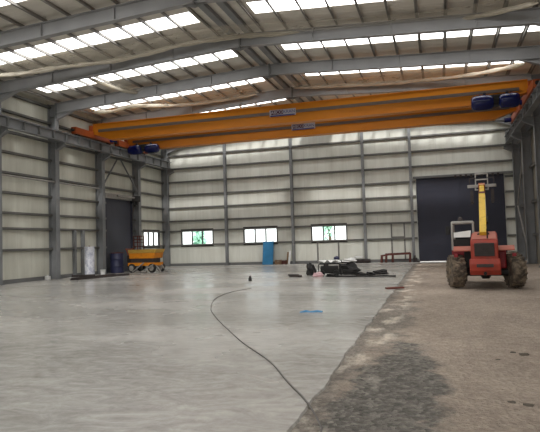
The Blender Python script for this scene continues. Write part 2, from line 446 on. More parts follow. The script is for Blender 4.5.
# --- left wall
WL = (36.1, 38.4); D2 = (31.25, 34.3)
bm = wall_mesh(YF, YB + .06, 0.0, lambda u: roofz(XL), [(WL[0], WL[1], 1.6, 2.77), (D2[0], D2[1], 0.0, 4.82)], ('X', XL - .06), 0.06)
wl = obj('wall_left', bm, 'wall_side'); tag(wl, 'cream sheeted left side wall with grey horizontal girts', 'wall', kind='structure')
for z in GZ[1:]:
    bm = new()
    spans = [(YF, YB)]
    if z < 4.82: spans = [(YF, D2[0] - .05), (D2[1] + .05, YB)]
    if 1.66 < z < 2.70: spans = [(YF, D2[0] - .05), (D2[1] + .05, WL[0]), (WL[1], YB)]
    for a, b in spans:
        x1 = XL + .16
        box(bm, x1 - .02, x1, a, b, z - .065, z + .055); box(bm, XL, x1, a, b, z + .035, z + .055); box(bm, XL, x1, a, b, z - .065, z - .045)
    obj('girt', bm, 'girt', wl)
for y in (27.95, 28.75):
    bm = new(); box(bm, XL + .02, XL + .2, y - .08, y + .08, 0, 2.68); obj('stud', bm, 'steel', wl)
bm = new(); box(bm, XL, XL + .05, YF, D2[0] - .1, 0, .2); box(bm, XL, XL + .05, D2[1] + .1, YB, 0, .2)
tag(obj('baseboard_left', bm, 'steel_dark'), 'dark grey base rail at the foot of the left wall', 'base rail', kind='structure')
window(1, 'X', XL - .03, WL[0], WL[1], 1.6, 2.77, 'window in the left wall behind the orange machine', 1)

# --- right wall
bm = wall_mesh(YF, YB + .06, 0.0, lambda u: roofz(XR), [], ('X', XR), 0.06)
M['wall_right'] = m_panel('shade_toned_sheet_right', 'Y', (146, 140, 126), (122, 116, 104))  # darker than the left wall: shade is put into the colour
wr = obj('wall_right', bm, 'wall_right'); tag(wr, 'sheeted wall on the right, its shade put into the colour', 'wall', kind='structure')
for z in (1.65, 3.49, 5.48, 7.53, 8.9):
    bm = new(); box(bm, XR - .16, XR - .14, YF, YB, z - .08, z + .06); box(bm, XR - .16, XR, YF, YB, z + .04, z + .06); obj('girt', bm, 'girt', wr)

# --- unseen front wall and doorway, added to cut light from behind the camera
bm = wall_mesh(XL, XR, 0.0, roofz, [(-9.0, 3.5, 0.0, 5.2)], ('Y', YF - .06), 0.06)
wf = obj('wall_front_added', bm, 'wall_back'); tag(wf, 'unseen cream front wall with doorway, added to cut light behind the viewer', 'wall', kind='structure')

# --- roof
bm = new()
bays = []
yy = [YF] + [FR[-1] - 4.4 * k for k in (3, 2, 1)] + FR[::-1][0:0]
edges = sorted(set([YF, -0.4, 4.0, 8.4] + FR))
edges[-1] = YB + .06
XE0, XE1 = XL - .06, XR + .06
SKL = ((XC - 11.85, XC - 1.15), (XC + 1.15, XC + 11.85))
sky = []
def roofstrip(y0, y1, xa, xb):
    T = .05
    prism(bm, [(xa, roofz(xa)), (xb, roofz(xb)), (xb, roofz(xb) + T), (xa, roofz(xa) + T)], y0, y1, 'Y')
for y0, y1 in zip(edges, edges[1:]):
    m = (y0 + y1) / 2 + .28
    s0, s1 = m - .53, m + .53
    for xa, xb in ((XE0, XC), (XC, XE1)):
        roofstrip(y0, s0, xa, xb); roofstrip(s1, y1, xa, xb)
    roofstrip(s0, s1, XE0, SKL[0][0]); roofstrip(s0, s1, SKL[0][1], XC); roofstrip(s0, s1, XC, SKL[1][0]); roofstrip(s0, s1, SKL[1][1], XE1)
    sky.append((s0, s1))
ce = obj('ceiling', bm, 'roof'); tag(ce, 'grey sheeted pitched roof with rows of bright skylight strips', 'roof', kind='structure')
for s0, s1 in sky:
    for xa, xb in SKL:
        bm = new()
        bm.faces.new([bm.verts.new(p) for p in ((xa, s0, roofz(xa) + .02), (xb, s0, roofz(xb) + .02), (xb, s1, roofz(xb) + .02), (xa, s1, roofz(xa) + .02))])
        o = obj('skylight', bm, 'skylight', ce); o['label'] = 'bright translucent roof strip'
offs = [0.95 + 1.03 * k for k in range(12)]
for sgn in (-1, 1):
    for d in offs:
        x = XC + sgn * d; zr = roofz(x)
        if not XL < x < XR: continue
        bm = new()
        box(bm, x - .012, x + .012, YF, YB, zr - .14, zr - .005)
        box(bm, x - .012, x + .06, YF, YB, zr - .14, zr - .125); box(bm, x - .07, x + .012, YF, YB, zr - .02, zr - .003)
        obj('purlin', bm, 'purlin', ce)
for sgn in (-1, 1):        # boxed ridge purlins
    x = XC + sgn * .36; zr = roofz(x)
    bm = new(); box(bm, x - .13, x + .13, YF, YB, zr - .2, zr - .03); obj('ridge_purlin', bm, 'steel', ce)

# --- portal columns, crane corbels, rafters
lab_l = {39.1: 'grey steel column in the far left corner, behind the orange machine',
         34.8: 'grey steel column right of the small dark door in left wall',
         30.4: 'grey steel column left of the small dark door in left wall',
         26.0: 'broad grey steel column left of the silver foil roll',
         21.75: 'grey steel column cut off by the left edge of the photo',
         17.2: 'fifth grey steel column of the left wall from the far corner'}
lab_r = {39.1: 'grey steel column in far right corner beside the big dark door',
         34.8: 'grey steel column of the right wall at the right photo edge',
         30.4: 'third grey steel column of the right wall from the far corner'}
def column(sgn, y, label):
    xi, xo = (XL + .5, XL + .02) if sgn < 0 else (XR - .5, XR - .02)
    xm = (xi + xo) / 2
    t = thing('steel_column', label, 'column', (xm, y, 0), 0, 'steel portal columns')
    bm = new()
    top = rc(xi) + .25
    ibeam(bm, (xm, y, .0), (xm, y, top), .48, .32, .025, .016, up=(1, 0, 0))
    for z in (7.2, 7.5, 8.9): box(bm, min(xi, xo), max(xi, xo), y - .13, y + .13, z, z + .02)
    obj('shaft', bm, 'steel', t)
    bm = new(); box(bm, xm - .32, xm + .32, y - .22, y + .22, 0, .04)
    for dx in (-.26, .26):
        for dy in (-.16, .16): cyl(bm, (xm + dx, y + dy, .04), (xm + dx, y + dy, .1), .02, n=6)
    obj('base_plate', bm, 'steel_dark', t)
    bm = new()
    xa = xi; xb = xi - sgn * .5
    prism(bm, [(xa, 7.05), (xb, 7.3), (xb, 7.49), (xa, 7.49)], y - .012, y + .012, 'Y')
    prism(bm, [(xa, 7.47), (xb, 7.47), (xb, 7.50), (xa, 7.50)], y - .15, y + .15, 'Y')
    prism(bm, [(xa, 7.03), (xb, 7.28), (xb, 7.31), (xa, 7.06)], y - .13, y + .13, 'Y')
    obj('corbel', bm, 'steel', t)
for y, l in lab_l.items(): column(-1, y, l)
for y, l in lab_r.items(): column(1, y, l)
lab_raf = ['far gable', 'last bay, behind the orange girders', 'just behind the near orange girder', 'in front of the orange girders', 'second from the top of the photo', 'at the very top left of the photo', 'nearest the open front above the viewer']
for y, w in zip(FR, lab_raf):
    t = thing('roof_rafter', 'grey sloping steel roof beam pair, ' + w, 'roof beam', (XC, y, AP), 0, 'steel roof beams')
    for sgn in (-1, 1):
        xe = XL + .5 if sgn < 0 else XR - .5
        bm = new()
        ibeam(bm, (xe - (0 if sgn > 0 else 0), y, rc(xe)), (XC + sgn * .02, y, rc(XC)), .56, .24, .025, .014, depth1=.52)
        for k in range(1, 4):
            x = XC + (xe - XC) * k / 4
            box(bm, x - .01, x + .01, y - .11, y + .11, rc(x) - .25, rc(x) + .25)
        obj('rafter', bm, 'rafter', t)
        bm = new(); prism(bm, [(xe, rc(xe) - .28), (xe - sgn * 1.1, rc(xe - sgn * 1.1) - .27), (xe, rc(xe) - .62)], y - .01, y + .01, 'Y')
        bar(bm, (xe, y, rc(xe) - .62), (xe - sgn * 1.1, y, rc(xe - sgn * 1.1) - .28), .24, .02); obj('haunch', bm, 'rafter', t)
    bm = new(); box(bm, XC - .03, XC + .03, y - .14, y + .14, AP - .34, AP + .28)
    prism(bm, [(XC - .5, AP - .28), (XC + .5, AP - .28), (XC, AP - .42)], y - .012, y + .012, 'Y')
    obj('ridge_gusset', bm, 'steel_dark', t)

# --- crane runways
for sgn, side in ((-1, 'left'), (1, 'right')):
    x = -19.6 if sgn < 0 else 4.4
    t = thing('crane_runway_beam', 'long grey crane runway beam with stiffeners along the %s wall' % side, 'runway beam', (x, 17, 7.5), 0, 'crane runway beams')
    bm = new(); ibeam(bm, (x, YF, 7.755), (x, 38.95, 7.755), .51, .3, .03, .016); obj('girder', bm, 'steel', t)
    y = YF + .5
    bm = new()
    n = 0
    while y < 38.9:
        if y > 12:
            b2 = new(); box(b2, x - .14, x + .14, y - .012, y + .012, 7.53, 7.98); obj('stiffener', b2, 'steel_dark', t)
        y += 1.1
    box(bm, x - .035, x + .035, YF, 38.95, 8.01, 8.07); obj('rail', bm, 'steel_dark', t)
    bm = new(); box(bm, x - .12, x + .12, 38.6, 38.7, 8.0, 8.35); obj('end_stop', bm, 'steel_dark', t)

# --- bracing
def brace(label, segs, group, name='brace_rod', mat='steel_dark', w=.07):
    for p, q, l in segs:
        bm = new(); bar(bm, p, q, w, w); bar(bm, Vector(p) + Vector((0, 0, .0)), q, .015, w * 1.5)
        tag(rebase(obj(name, bm, mat), p), l, 'brace', group)
brace('', [((-20.06, 30.6, 5.55), (-20.06, 32.3, 7.45), 'left leg of the inverted V brace above the small dark door'),
           ((-19.96, 34.6, 5.45), (-19.96, 32.45, 7.45), 'right leg of the inverted V brace above the small dark door')], 'braces above the small door')
brace('', [((4.85, 34.9, 6.9), (4.85, 38.9, 3.6), 'pale diagonal brace going down to the far right corner column'),
           ((4.85, 34.95, .3), (4.85, 38.95, 3.5), 'dark diagonal brace rising toward the far right corner column')], 'right wall braces', mat='greymetal')

# --- doors
t = thing('door_1', 'tall wide dark navy sliding door behind the red machine', 'door', (1.37, YB, 0), kind='structure')
bm = new()
for k in range(6):
    z0 = .08 + k * .93; box(bm, D1[0] - .02, D1[1] + .02, YB - .10, YB - .045, z0, min(z0 + .92, 5.68))
box(bm, D1[0], D1[1], YB - .09, YB - .055, .08, 5.66)
obj('door_leaf', bm, 'navy', t)
for x in (D1[0], (D1[0] + D1[1]) / 2, D1[1]):
    bm = new(); box(bm, x - .05, x + .05, YB - .13, YB - .10, .08, 5.66); obj('stile', bm, 'navy', t)
bm = new(); box(bm, D1[0] - .25, XR - .3, YB - .22, YB - .02, 5.66, 5.8)
obj('track', bm, 'steel_dark', t)
for k in range(9):
    x = 1.15 + k * .33
    bm = new(); box(bm, x - .07, x + .07, YB - .25, YB - .11, 5.58, 5.74); obj('roller', bm, 'darkmetal', t)
t = thing('door_2', 'small dark slate roller door in the left wall behind blue drum', 'door', (XL, 32.8, 0), kind='structure')
bm = new()
for k in range(5): box(bm, XL - .02, XL + .03, D2[0], D2[1], k * .96, k * .96 + .95)
box(bm, XL - .02, XL + .025, D2[0], D2[1], 0, 4.8)
obj('shutter', bm, 'doorgrey', t)
bm = new(); box(bm, XL, XL + .2, D2[0] - .2, D2[1] + .2, 4.8, 5.12); obj('lintel', bm, 'greymetal', t)
bm = new(); box(bm, XL, XL + .12, D2[1], D2[1] + .14, 0, 4.8); box(bm, XL, XL + .12, D2[0] - .12, D2[0], 0, 4.8); obj('guide_rail', bm, 'navy', t)
bm = new(); cyl(bm, (XL + .45, D2[0] + .8, 4.98), (XL + .45, 34.5, 4.98), .07, n=12); obj('shaft', bm, 'greymetal', t)
bm = new(); box(bm, XL + .28, XL + .72, 34.1, 34.5, 4.72, 5.12); cyl(bm, (XL + .5, 34.3, 4.5), (XL + .5, 34.3, 4.75), .09, n=10); obj('motor', bm, 'black', t, .02)

# --- cable conduit on left wall
bm = new(); tube(bm, [(XL + .3, YF, 5.3)] + [(XL + .3, y, 5.3) for y in (10, 20, 30.2)], .045, 8)
tag(rebase(obj('conduit_pipe', bm, 'greymetal', smooth=True), (XL + .3, 12, 5.3)), 'thin grey conduit running level along the left wall', 'pipe')

# ------------------------------------------------------------------ overhead cranes
def text_mesh(body, size, mat, parent, loc, name):
    cu = bpy.data.curves.new(name, 'FONT'); cu.body = body; cu.size = size; cu.extrude = .004; cu.align_x = 'CENTER'; cu.align_y = 'CENTER'
    tmp = bpy.data.objects.new('tmp', cu); C.objects.link(tmp)
    me = bpy.data.meshes.new_from_object(tmp.evaluated_get(bpy.context.evaluated_depsgraph_get()))
    bpy.data.objects.remove(tmp); bpy.data.curves.remove(cu)
    me.transform(Matrix.Translation(Vector(loc) - WM[parent.name].translation) @ Matrix.Rotation(PI / 2, 4, 'X'))
    me.materials.append(M[mat]); me.name = name
    o = bpy.data.objects.new(name, me); C.objects.link(o); o.parent = parent; WM[o.name] = WM[parent.name].copy()
    return o
def crane(y, c0, c1, lx, label, zs):
    t = thing('overhead_crane', label, 'crane', (XC, y, 8.07), 0, 'orange overhead cranes')
    xa, xb = -19.6, 4.4; z0, z1 = 8.02, 8.97
    prof = [(xa + .1, 8.4), (xa + 1.2, z0), (xb - 1.2, z0), (xb - .1, 8.4), (xb - .1, z1), (xa + .1, z1)]
    bm = new(); prism(bm, prof, y - .21, y + .21, 'Y')
    box(bm, xa + .1, xb - .1, y - .27, y + .27, z1, z1 + .025)
    bm.verts.ensure_lookup_table()
    box(bm, xa + 1.2, xb - 1.2, y - .27, y + .27, z0 - .03, z0)
    obj('girder', bm, 'orange', t)
    yf = y - .21
    bm = new(); box(bm, xa + .5, xb - .5, yf - .09, yf - .05, zs - .08, zs + .08)
    for k in range(12):
        x = xa + 1 + k * 2; box(bm, x - .03, x + .03, yf - .06, yf + .01, zs - .03, zs + .03)
    o = obj('cable_rail', bm, 'cablerail', t); o['label'] = 'dark cable rail along the orange girder'
    # maker's plate
    bm = new(); box(bm, lx - .72, lx + .72, yf - .115, yf - .1, zs - .19, zs + .17)
    pl = obj('label_plate', bm, 'labelwhite', t); pl['label'] = 'white and dark name plate'
    bm = new(); box(bm, lx - .68, lx + .66, yf - .122, yf - .11, zs - .19, zs - .12); obj('stripe', bm, 'labelblue', pl)
    bm = new(); box(bm, lx - .66, lx + .02, yf - .12, yf - .112, zs - .09, zs + .14); obj('panel', bm, 'labeldark', pl)
    text_mesh('ABCO', .24, 'labelwhite', pl, (lx - .32, yf - .126, zs + .02), 'lettering')
    text_mesh('KRAN', .24, 'labelblue', pl, (lx + .36, yf - .122, zs + .02), 'lettering')
    for x, s in ((xa, -1), (xb, 1)):
        bm = new(); box(bm, x - .16, x + .16, c0 + .15, c1 - .15, 8.14, 8.52)
        ec = obj('end_carriage', bm, 'orange_dark', t, .015)
        for yy_ in (c0 + .5, c1 - .5):
            bm = new(); lathe(bm, [(.05, -.1), (.2, -.08), (.2, -.05), (.16, -.05), (.16, .05), (.2, .05), (.2, .08), (.05, .1)], (x, yy_, 8.235), 'X', 18); obj('wheel', bm, 'darkmetal', ec)
        for yy_, d in ((c0, 1), (c1, -1)):
            bm = new(); cyl(bm, (x, yy_, 8.33), (x, yy_ + .16 * d, 8.33), .09, .07, 12); obj('buffer', bm, 'black', ec)
        bm = new(); cyl(bm, (x - s * .17, c1 - .5, 8.3), (x - s * .55, c1 - .5, 8.3), .13, n=14); obj('drive_motor', bm, 'blue', ec, smooth=True)
        bm = new(); prism(bm, [(x - s * .16, 8.5), (x - s * .9, 8.5), (x - s * .9, z1 - .1), (x + s * .0, z1 - .1)], y - .3, y + .3, 'Y') if False else box(bm, x - .1, x + .1, y - .34, y + .34, 8.45, 8.9)
        obj('girder_bracket', bm, 'orange_dark', t)
crane(29.0, 26.9, 31.05, -7.75, 'orange overhead crane girder nearer the camera with hoist at right', 8.55)
crane(32.9, 31.35, 35.4, -7.55, 'orange overhead crane girder further back with hoist at left', 8.53)
def hoist(x, y, z, label, s=1, r=.36):
    t = thing('monorail_hoist', label, 'hoist', (x, y, z), 0, 'blue crane hoists')
    def barrel(x0, x1, rr, name):
        bm = new(); L_ = x1 - x0; c = (x0 + x1) / 2
        lathe(bm, [(rr * .4, -L_ / 2), (rr * .72, -L_ * .48), (rr * .92, -L_ * .40), (rr, -L_ * .25), (rr, L_ * .25), (rr * .92, L_ * .40), (rr * .72, L_ * .48), (rr * .4, L_ / 2)], (c, y, z), 'X', 24)
        for k in range(5):
            xx = x0 + L_ * (.38 + .06 * k); lathe(bm, [(rr * 1.03, -.015), (rr * 1.03, .015)], (xx, y, z), 'X', 24)
        return obj(name, bm, 'blue', t, smooth=True)
    barrel(x - 1.12, x - .1, r, 'drum'); barrel(x + .12, x + 1.05, r * .96, 'motor')
    bm = new(); box(bm, x - .3, x + .3, y - .18, y + .3, z + .05, z + .3); cyl(bm, (x - .12, y, z), (x + .14, y, z), .14, n=12); box(bm, x - .2, x + .2, y + .2, y + .78, 7.88, 7.985); obj('gearbox', bm, 'black', t, .02)
    bm = new()
    for dx in (-.5, .5): box(bm, x + dx - .06, x + dx + .06, y - .05, y + .05, z + r * .8, z + r + .12)
    box(bm, x - .56, x + .56, y - .03, y + .03, z + r * .8, z + r * .8 + .06)
    obj('trolley', bm, 'darkmetal', t)
    return t
hoist(2.82, 28.42, 7.98, 'pair of glossy blue hoist barrels at the right end of near girder')
hoist(-18.1, 32.3, 7.92, 'dark blue hoist barrels at the left end of far girder', r=.3)

# ------------------------------------------------------------------ nets gathered along the rafters
def net(pts, label, r=.07, rz=.10, drop=None):
    P = [Vector(p) for p in pts]; out = []
    for a, b in zip(P, P[1:]):
        n = max(2, int((b - a).length / .35))
        for k in range(n): out.append(a.lerp(b, k / n))
    out.append(P[-1])
    for _ in range(6):
        out = [out[0]] + [(out[i - 1] + out[i] * 2 + out[i + 1]) / 4 for i in range(1, len(out) - 1)] + [out[-1]]
    rr = [r * (.75 + .5 * random.random()) for _ in out]; rh = [rz * (.75 + .5 * random.random()) for _ in out]
    rr[0] = rr[-1] = rh[0] = rh[-1] = .03
    t = thing('hanging_net', label, 'net', out[len(out) // 2], 0, 'pale nets sagging below the roof')
    bm = new(); tube(bm, out, rr, 8, rh); obj('roll', bm, 'net', t, smooth=True)
    if drop:
        bm = new(); rows = []
        for i, p in enumerate(out):
            f = math.sin(PI * i / (len(out) - 1))
            zt = roofz(p.x) - .19
            rows.append([bm.verts.new(p.lerp(Vector((p.x, p.y - drop[0], zt)), q) - Vector((0, 0, .10 * f * math.sin(PI * q)))) for q in (0, .2, .4, .6, .8, 1)])
        for A, B in zip(rows, rows[1:]):
            for k in range(5): bm.faces.new((A[k], A[k + 1], B[k + 1], B[k]))
        obj('netting', bm, 'mesh', t, smooth=True)
net([(-19.0, 20.4, 9.53), (-18.1, 20.8, 9.54), (-16.7, 20.85, 9.66), (-14.9, 21.0, 9.70), (-13.4, 21.4, 9.78), (-11.67, 21.45, 9.95), (-10.1, 21.25, 10.05), (-7.9, 21.5, 10.18), (-5.86, 21.756, 10.11), (-2.68, 22.0, 9.93), (-.4, 22.1, 9.80), (1.42, 21.8, 9.70), (3.6, 20.9, 9.58)],
    'long pale gathered net hanging along the upper roof beam', drop=(.9, .05))
net([(-15.75, 22.9, 9.75), (-15.61, 23.94, 9.70), (-15.41, 25.3, 9.72), (-14.9, 26.4, 9.74), (-14.0, 26.9, 9.78), (-12.8, 26.9, 9.88), (-10.8, 26.8, 10.03), (-8.6, 26.7, 10.15)],
    'pale gathered net sagging in front of the middle roof beam at left', drop=(.5, .05))
net([(-19.1, 28.2, 9.56), (-18.3, 28.75, 9.52), (-16.6, 28.1, 9.70), (-15.5, 28.8, 9.70), (-13.8, 30.0, 9.86), (-11.5, 30.1, 9.96), (-9.6, 30.1, 10.09)],
    'pale gathered net above the left half of the orange girders', drop=(.9, .05))
net([(-7.4, 30.1, 10.2), (-6.1, 30.1, 10.12), (-4.3, 30.1, 10.0), (-1.66, 30.05, 9.85), (.84, 29.7, 9.71), (2.69, 29.1, 9.62), (4.13, 28.1, 9.55)],
    'pale gathered net above the right half of the orange girders', drop=(1.0, .05))

# ------------------------------------------------------------------ red telescopic handler
def telehandler():
    t = thing('telescopic_handler', 'muddy red rough-terrain handler with raised yellow boom before dark door', 'forklift', (1.33, 18.95, -.02), math.radians(-4.5))
    def P(name, bm, mat, bevel=0, smooth=False, parent=None): return obj(name, bm, mat, parent or t, bevel, smooth, local=True)
    # chassis and axles
    bm = new(); box(bm, -.34, .34, -.35, 3.0, .5, .82); box(bm, -.28, .28, -.6, -.3, .55, .8); P('chassis', bm, 'black', .02)
    for y in (0, 2.6):
        bm = new(); cyl(bm, (-.7, y, .5), (.7, y, .5), .11, n=14); lathe(bm, [(.06, -.2), (.2, -.1), (.2, .1), (.06, .2)], (0, y, .5), 'X', 16); P('axle', bm, 'black', smooth=True)
    # engine cover with rear face
    bm = new(); prism(bm, [(-.78, .78), (-.80, 1.43), (-.72, 1.53), (.75, 1.76), (.75, .8)], -.39, .39, 'X'); P('engine_cover', bm, 'red', .04)
    bm = new(); prism(bm, [(-.70, 1.542), (.74, 1.77), (.74, 1.79), (-.69, 1.562)], -.35, .35, 'X'); P('lit_cover_top', bm, 'redtop', .01)  # layer of paler red paints the light on the cover's top
    bm = new(); box(bm, -.285, .285, -.83, -.79, 1.03, 1.43)
    gr = P('grille', bm, 'darkmetal', .01)
    for k in range(7):
        b2 = new(); z = 1.075 + k * .052; bar(b2, (-.27, -.838, z), (.27, -.838, z), .02, .02); P('slat', b2, 'darkmetal', parent=gr)
    # counterweight / bumper
    bm = new(); prism(bm, [(-.86, .6), (-.9, .8), (-.84, .95), (-.5, .95), (-.5, .46), (-.75, .46)], -.44, .44, 'X'); cw = P('counterweight', bm, 'red', .03)
    bm = new(); box(bm, -.24, .24, -.91, -.85, .70, .80); P('recess_shade', bm, 'darkmetal', .01, parent=cw)  # dark block painted in for the shade of a slot; nothing is hollowed
    bm = new(); cyl(bm, (0, -.86, .52), (0, -1.0, .52), .05, n=10); P('tow_hitch', bm, 'black', parent=cw)
    bm = new(); cyl(bm, (.1, -.66, 1.54), (.1, -.66, 1.86), .022, n=10); P('exhaust_pipe', bm, 'black')
    # fenders
    for s in (-1, 1):
        bm = new()
        prof = [(.66 * math.cos(a), .62 + .68 * math.sin(a)) for a in [math.radians(d) for d in range(58, 128, 10)]]
        inn = [(.62 * math.cos(a), .62 + .64 * math.sin(a)) for a in [math.radians(d) for d in range(58, 128, 10)]]
        a, b = (s * .40, s * (.92 if s < 0 else .86))
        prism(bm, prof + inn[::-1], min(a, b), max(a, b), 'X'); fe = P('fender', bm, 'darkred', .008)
        fe['label'] = 'dark red wheel arch'
        bm = new(); prism(bm, [(.60 * math.cos(math.radians(d)), .64 + .70 * math.sin(math.radians(d))) for d in range(95, 135, 10)] + [(.60 * math.cos(math.radians(d)), .625 + .68 * math.sin(math.radians(d))) for d in range(125, 90, -10)], min(a, b), max(a, b), 'X'); P('pale_edge', bm, 'redtop', parent=fe)  # strip of paler red along the top of the arch
        bm = new(); box(bm, s * .84 - .06, s * .84 + .06, -.46, -.40, 1.0, 1.1); P('tail_lamp', bm, 'darkred', .01, parent=fe)
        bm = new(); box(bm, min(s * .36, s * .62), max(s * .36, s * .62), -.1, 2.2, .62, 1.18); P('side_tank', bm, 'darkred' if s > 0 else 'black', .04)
    # wheels
    def wheel(x, y, steer):
        bm = new(); R, W = .55, .43
        lathe(bm, [(.27, -W / 2 + .02), (.40, -W / 2), (.47, -W / 2 + .02), (.495, -W / 2 + .07), (.50, 0), (.495, W / 2 - .07), (.47, W / 2 - .02), (.40, W / 2), (.27, W / 2 - .02)], (0, 0, 0), 'X', 40)
        for k in range(18):
            for s in (-1, 1):
                a = 2 * PI * (k + (.25 if s > 0 else -.25)) / 18; a2 = a + .26
                p = Vector((s * .01, math.cos(a2) * .505, math.sin(a2) * .505)); q = Vector((s * .19, math.cos(a) * .485, math.sin(a) * .485))
                bar(bm, p, q, .055, .06, up=p.cross(Vector((1, 0, 0))).cross(Vector((1, 0, 0))) * -1)
        Mx = Matrix.Translation((x, y, R)) @ Matrix.Rotation(steer, 4, 'Z')
        bmesh.ops.transform(bm, matrix=Mx, verts=bm.verts)
        w = P('wheel', bm, 'tyre', smooth=True)
        s = -1 if x < 0 else 1
        bm = new(); lathe(bm, [(.28, -.02 * s), (.28, .17 * s), (.25, .19 * s), (.22, .12 * s), (.11, .10 * s), (.11, .2 * s), (.09, .22 * s)], (0, 0, 0), 'X', 28)
        for k in range(8):
            a = 2 * PI * k / 8; cyl(bm, (.09 * s, .165 * math.cos(a), .165 * math.sin(a)), (.135 * s, .165 * math.cos(a), .165 * math.sin(a)), .018, n=6)
        bmesh.ops.transform(bm, matrix=Mx, verts=bm.verts); P('rim', bm, 'rim', smooth=True, parent=w)
    st = math.radians(18)
    wheel(-.88, 0, st); wheel(.84, 0, st); wheel(-.86, 2.6, 0); wheel(.86, 2.6, 0)
    # cab on the left
    x0, x1, y0, y1 = -1.02, -.30, .55, 1.85
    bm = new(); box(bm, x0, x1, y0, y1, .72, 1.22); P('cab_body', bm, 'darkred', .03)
    cab = new()
    for x in (x0 + .03, x1 - .03):
        bar(cab, (x, y0, 1.2), (x, y0 + .05, 2.1), .06, .06); bar(cab, (x, y1, 1.2), (x, y1 - .25, 2.1), .06, .06)
    for y in (y0 + .05, y1 - .25): bar(cab, (x0, y, 2.1), (x1, y, 2.1), .06, .06)
    for x in (x0 + .03, x1 - .03): bar(cab, (x, y0 + .05, 2.1), (x, y1 - .25, 2.1), .06, .06)
    fr_ = P('cab_frame', cab, 'greymetal', .012)
    bm = new(); box(bm, x0 + .02, x1 - .02, y0 + .06, y1 - .26, 2.11, 2.16); P('cab_roof', bm, 'greymetal', .02)
    bm = new(); prism(bm, [(x0 + .08, 1.62), (x1 - .12, 1.62), (x1 - .1, 1.84), (x0 + .08, 1.78)], y0 + .02, y0 + .035, 'Y'); o = P('rear_window', bm, 'brightglass'); o['label'] = 'rear window pane with a bright reflection painted in'
    bm = new(); box(bm, x0 + .12, x1 - .12, y0 + .15, y0 + .3, 1.2, 1.68); box(bm, x0 + .12, x1 - .12, y0 + .15, y0 + .65, 1.18, 1.32); P('seat', bm, 'black', .04)
    bm = new(); box(bm, x0 + .06, x1 - .06, y0, y0 + .03, 1.2, 1.56); P('rear_panel', bm, 'black', .01)
    bm = new(); lathe(bm, [(.075, 0), (.075, .03), (.06, .11), (.03, .14)], (-.72, y0 + .15, 2.16), 'Z', 14); P('beacon', bm, 'darkmetal', smooth=True)
    bm = new(); tube(bm, [(x0, y1 - .3, 1.85), (x0 - .16, y1 - .2, 1.9)], .014, 6); box(bm, x0 - .24, x0 - .1, y1 - .22, y1 - .18, 1.72, 2.02); P('mirror', bm, 'black', .01)
    # boom
    bx_ = -.02
    A = Vector((bx_, -.05, 1.66)); Bq = Vector((bx_, 2.35, 3.08)); Cq = Vector((bx_, 2.95, 3.46))
    bm = new(); prism(bm, [(-.1, 1.3), (.5, 1.4), (.42, 1.74), (.1, 1.72)], -.18 + bx_, .18 + bx_, 'X'); P('boom_pivot', bm, 'black', .02)
    bm = new(); bar(bm, A, Bq, .21, .26); o = P('outer_boom', bm, 'yellow', .012)
    bm = new(); bar(bm, A.lerp(Bq, .42) + Vector((.108, 0, 0)), A.lerp(Bq, .96) + Vector((.108, 0, 0)), .012, .17); bar(bm, A.lerp(Bq, .45) + Vector((.07, 0, -.135)), A.lerp(Bq, .95) + Vector((.07, 0, -.135)), .06, .012); P('pale_decal', bm, 'white', parent=o)
    bm = new(); bar(bm, Bq - Vector((0, .06, .035)), Bq + Vector((0, .06, .035)), .235, .285); P('boom_collar', bm, 'brown', .01, parent=o)
    bm = new(); bar(bm, Bq, Cq, .16, .19); P('inner_boom', bm, 'yellow', .01)
    bm = new(); bar(bm, A.lerp(Bq, .36) + Vector((.13, 0, -.1)), A.lerp(Bq, .5) + Vector((.13, 0, -.1)), .07, .1); P('hose_clamp', bm, 'black', .01)
    bm = new(); cyl(bm, (bx_, .75, 1.3), A.lerp(Bq, .5) - Vector((0, 0, .15)), .05, n=12); P('lift_cylinder', bm, 'black', smooth=True)
    bm = new(); prism(bm, [(2.8, 3.5), (3.1, 3.6), (3.18, 3.3), (3.02, 3.25)], bx_ - .11, bx_ + .11, 'X'); P('boom_head', bm, 'orange_dark', .01)
    # fork carriage
    cy = 3.2
    bm = new()
    bar(bm, (bx_ - .50, cy, 3.50), (bx_ + .50, cy, 3.50), .06, .11); bar(bm, (bx_ - .24, cy, 3.36), (bx_ + .24, cy, 3.36), .06, .05)
    for x in (-.22, .22): bar(bm, (bx_ + x, cy, 3.34), (bx_ + x, cy, 3.52), .05, .05)
    ca = P('fork_carriage', bm, 'greymetal', .01)
    bm = new()
    for z in (3.74, 3.96): bar(bm, (bx_ - .23, cy + .02, z), (bx_ + .23, cy + .02, z), .04, .05)
    for x in (-.21, .21): bar(bm, (bx_ + x, cy + .02, 3.5), (bx_ + x, cy + .02, 3.98), .04, .04)
    P('load_guard', bm, 'greymetal', .006, parent=ca)
    for q in (-1, 1):
        bm = new(); bar(bm, (bx_ + q * .42, cy, 3.52), (bx_ + q * .42, cy, 3.815), .03, .03); bar(bm, (bx_ + q * .435, cy, 3.8), (bx_ + q * .2, cy, 3.8), .03, .03)
        P('side_guard', bm, 'darkmetal', parent=ca)
    for x in (-.36, .36):
        bm = new(); bar(bm, (bx_ + x, cy + .06, 3.36), (bx_ + x, cy + .06, 2.9), .11, .05, up=(0, 1, 0)); bar(bm, (bx_ + x, cy + .04, 2.92), (bx_ + x, cy + 1.15, 2.92), .11, .05, w1=.08, h1=.015); P('fork', bm, 'darkmetal')
telehandler()

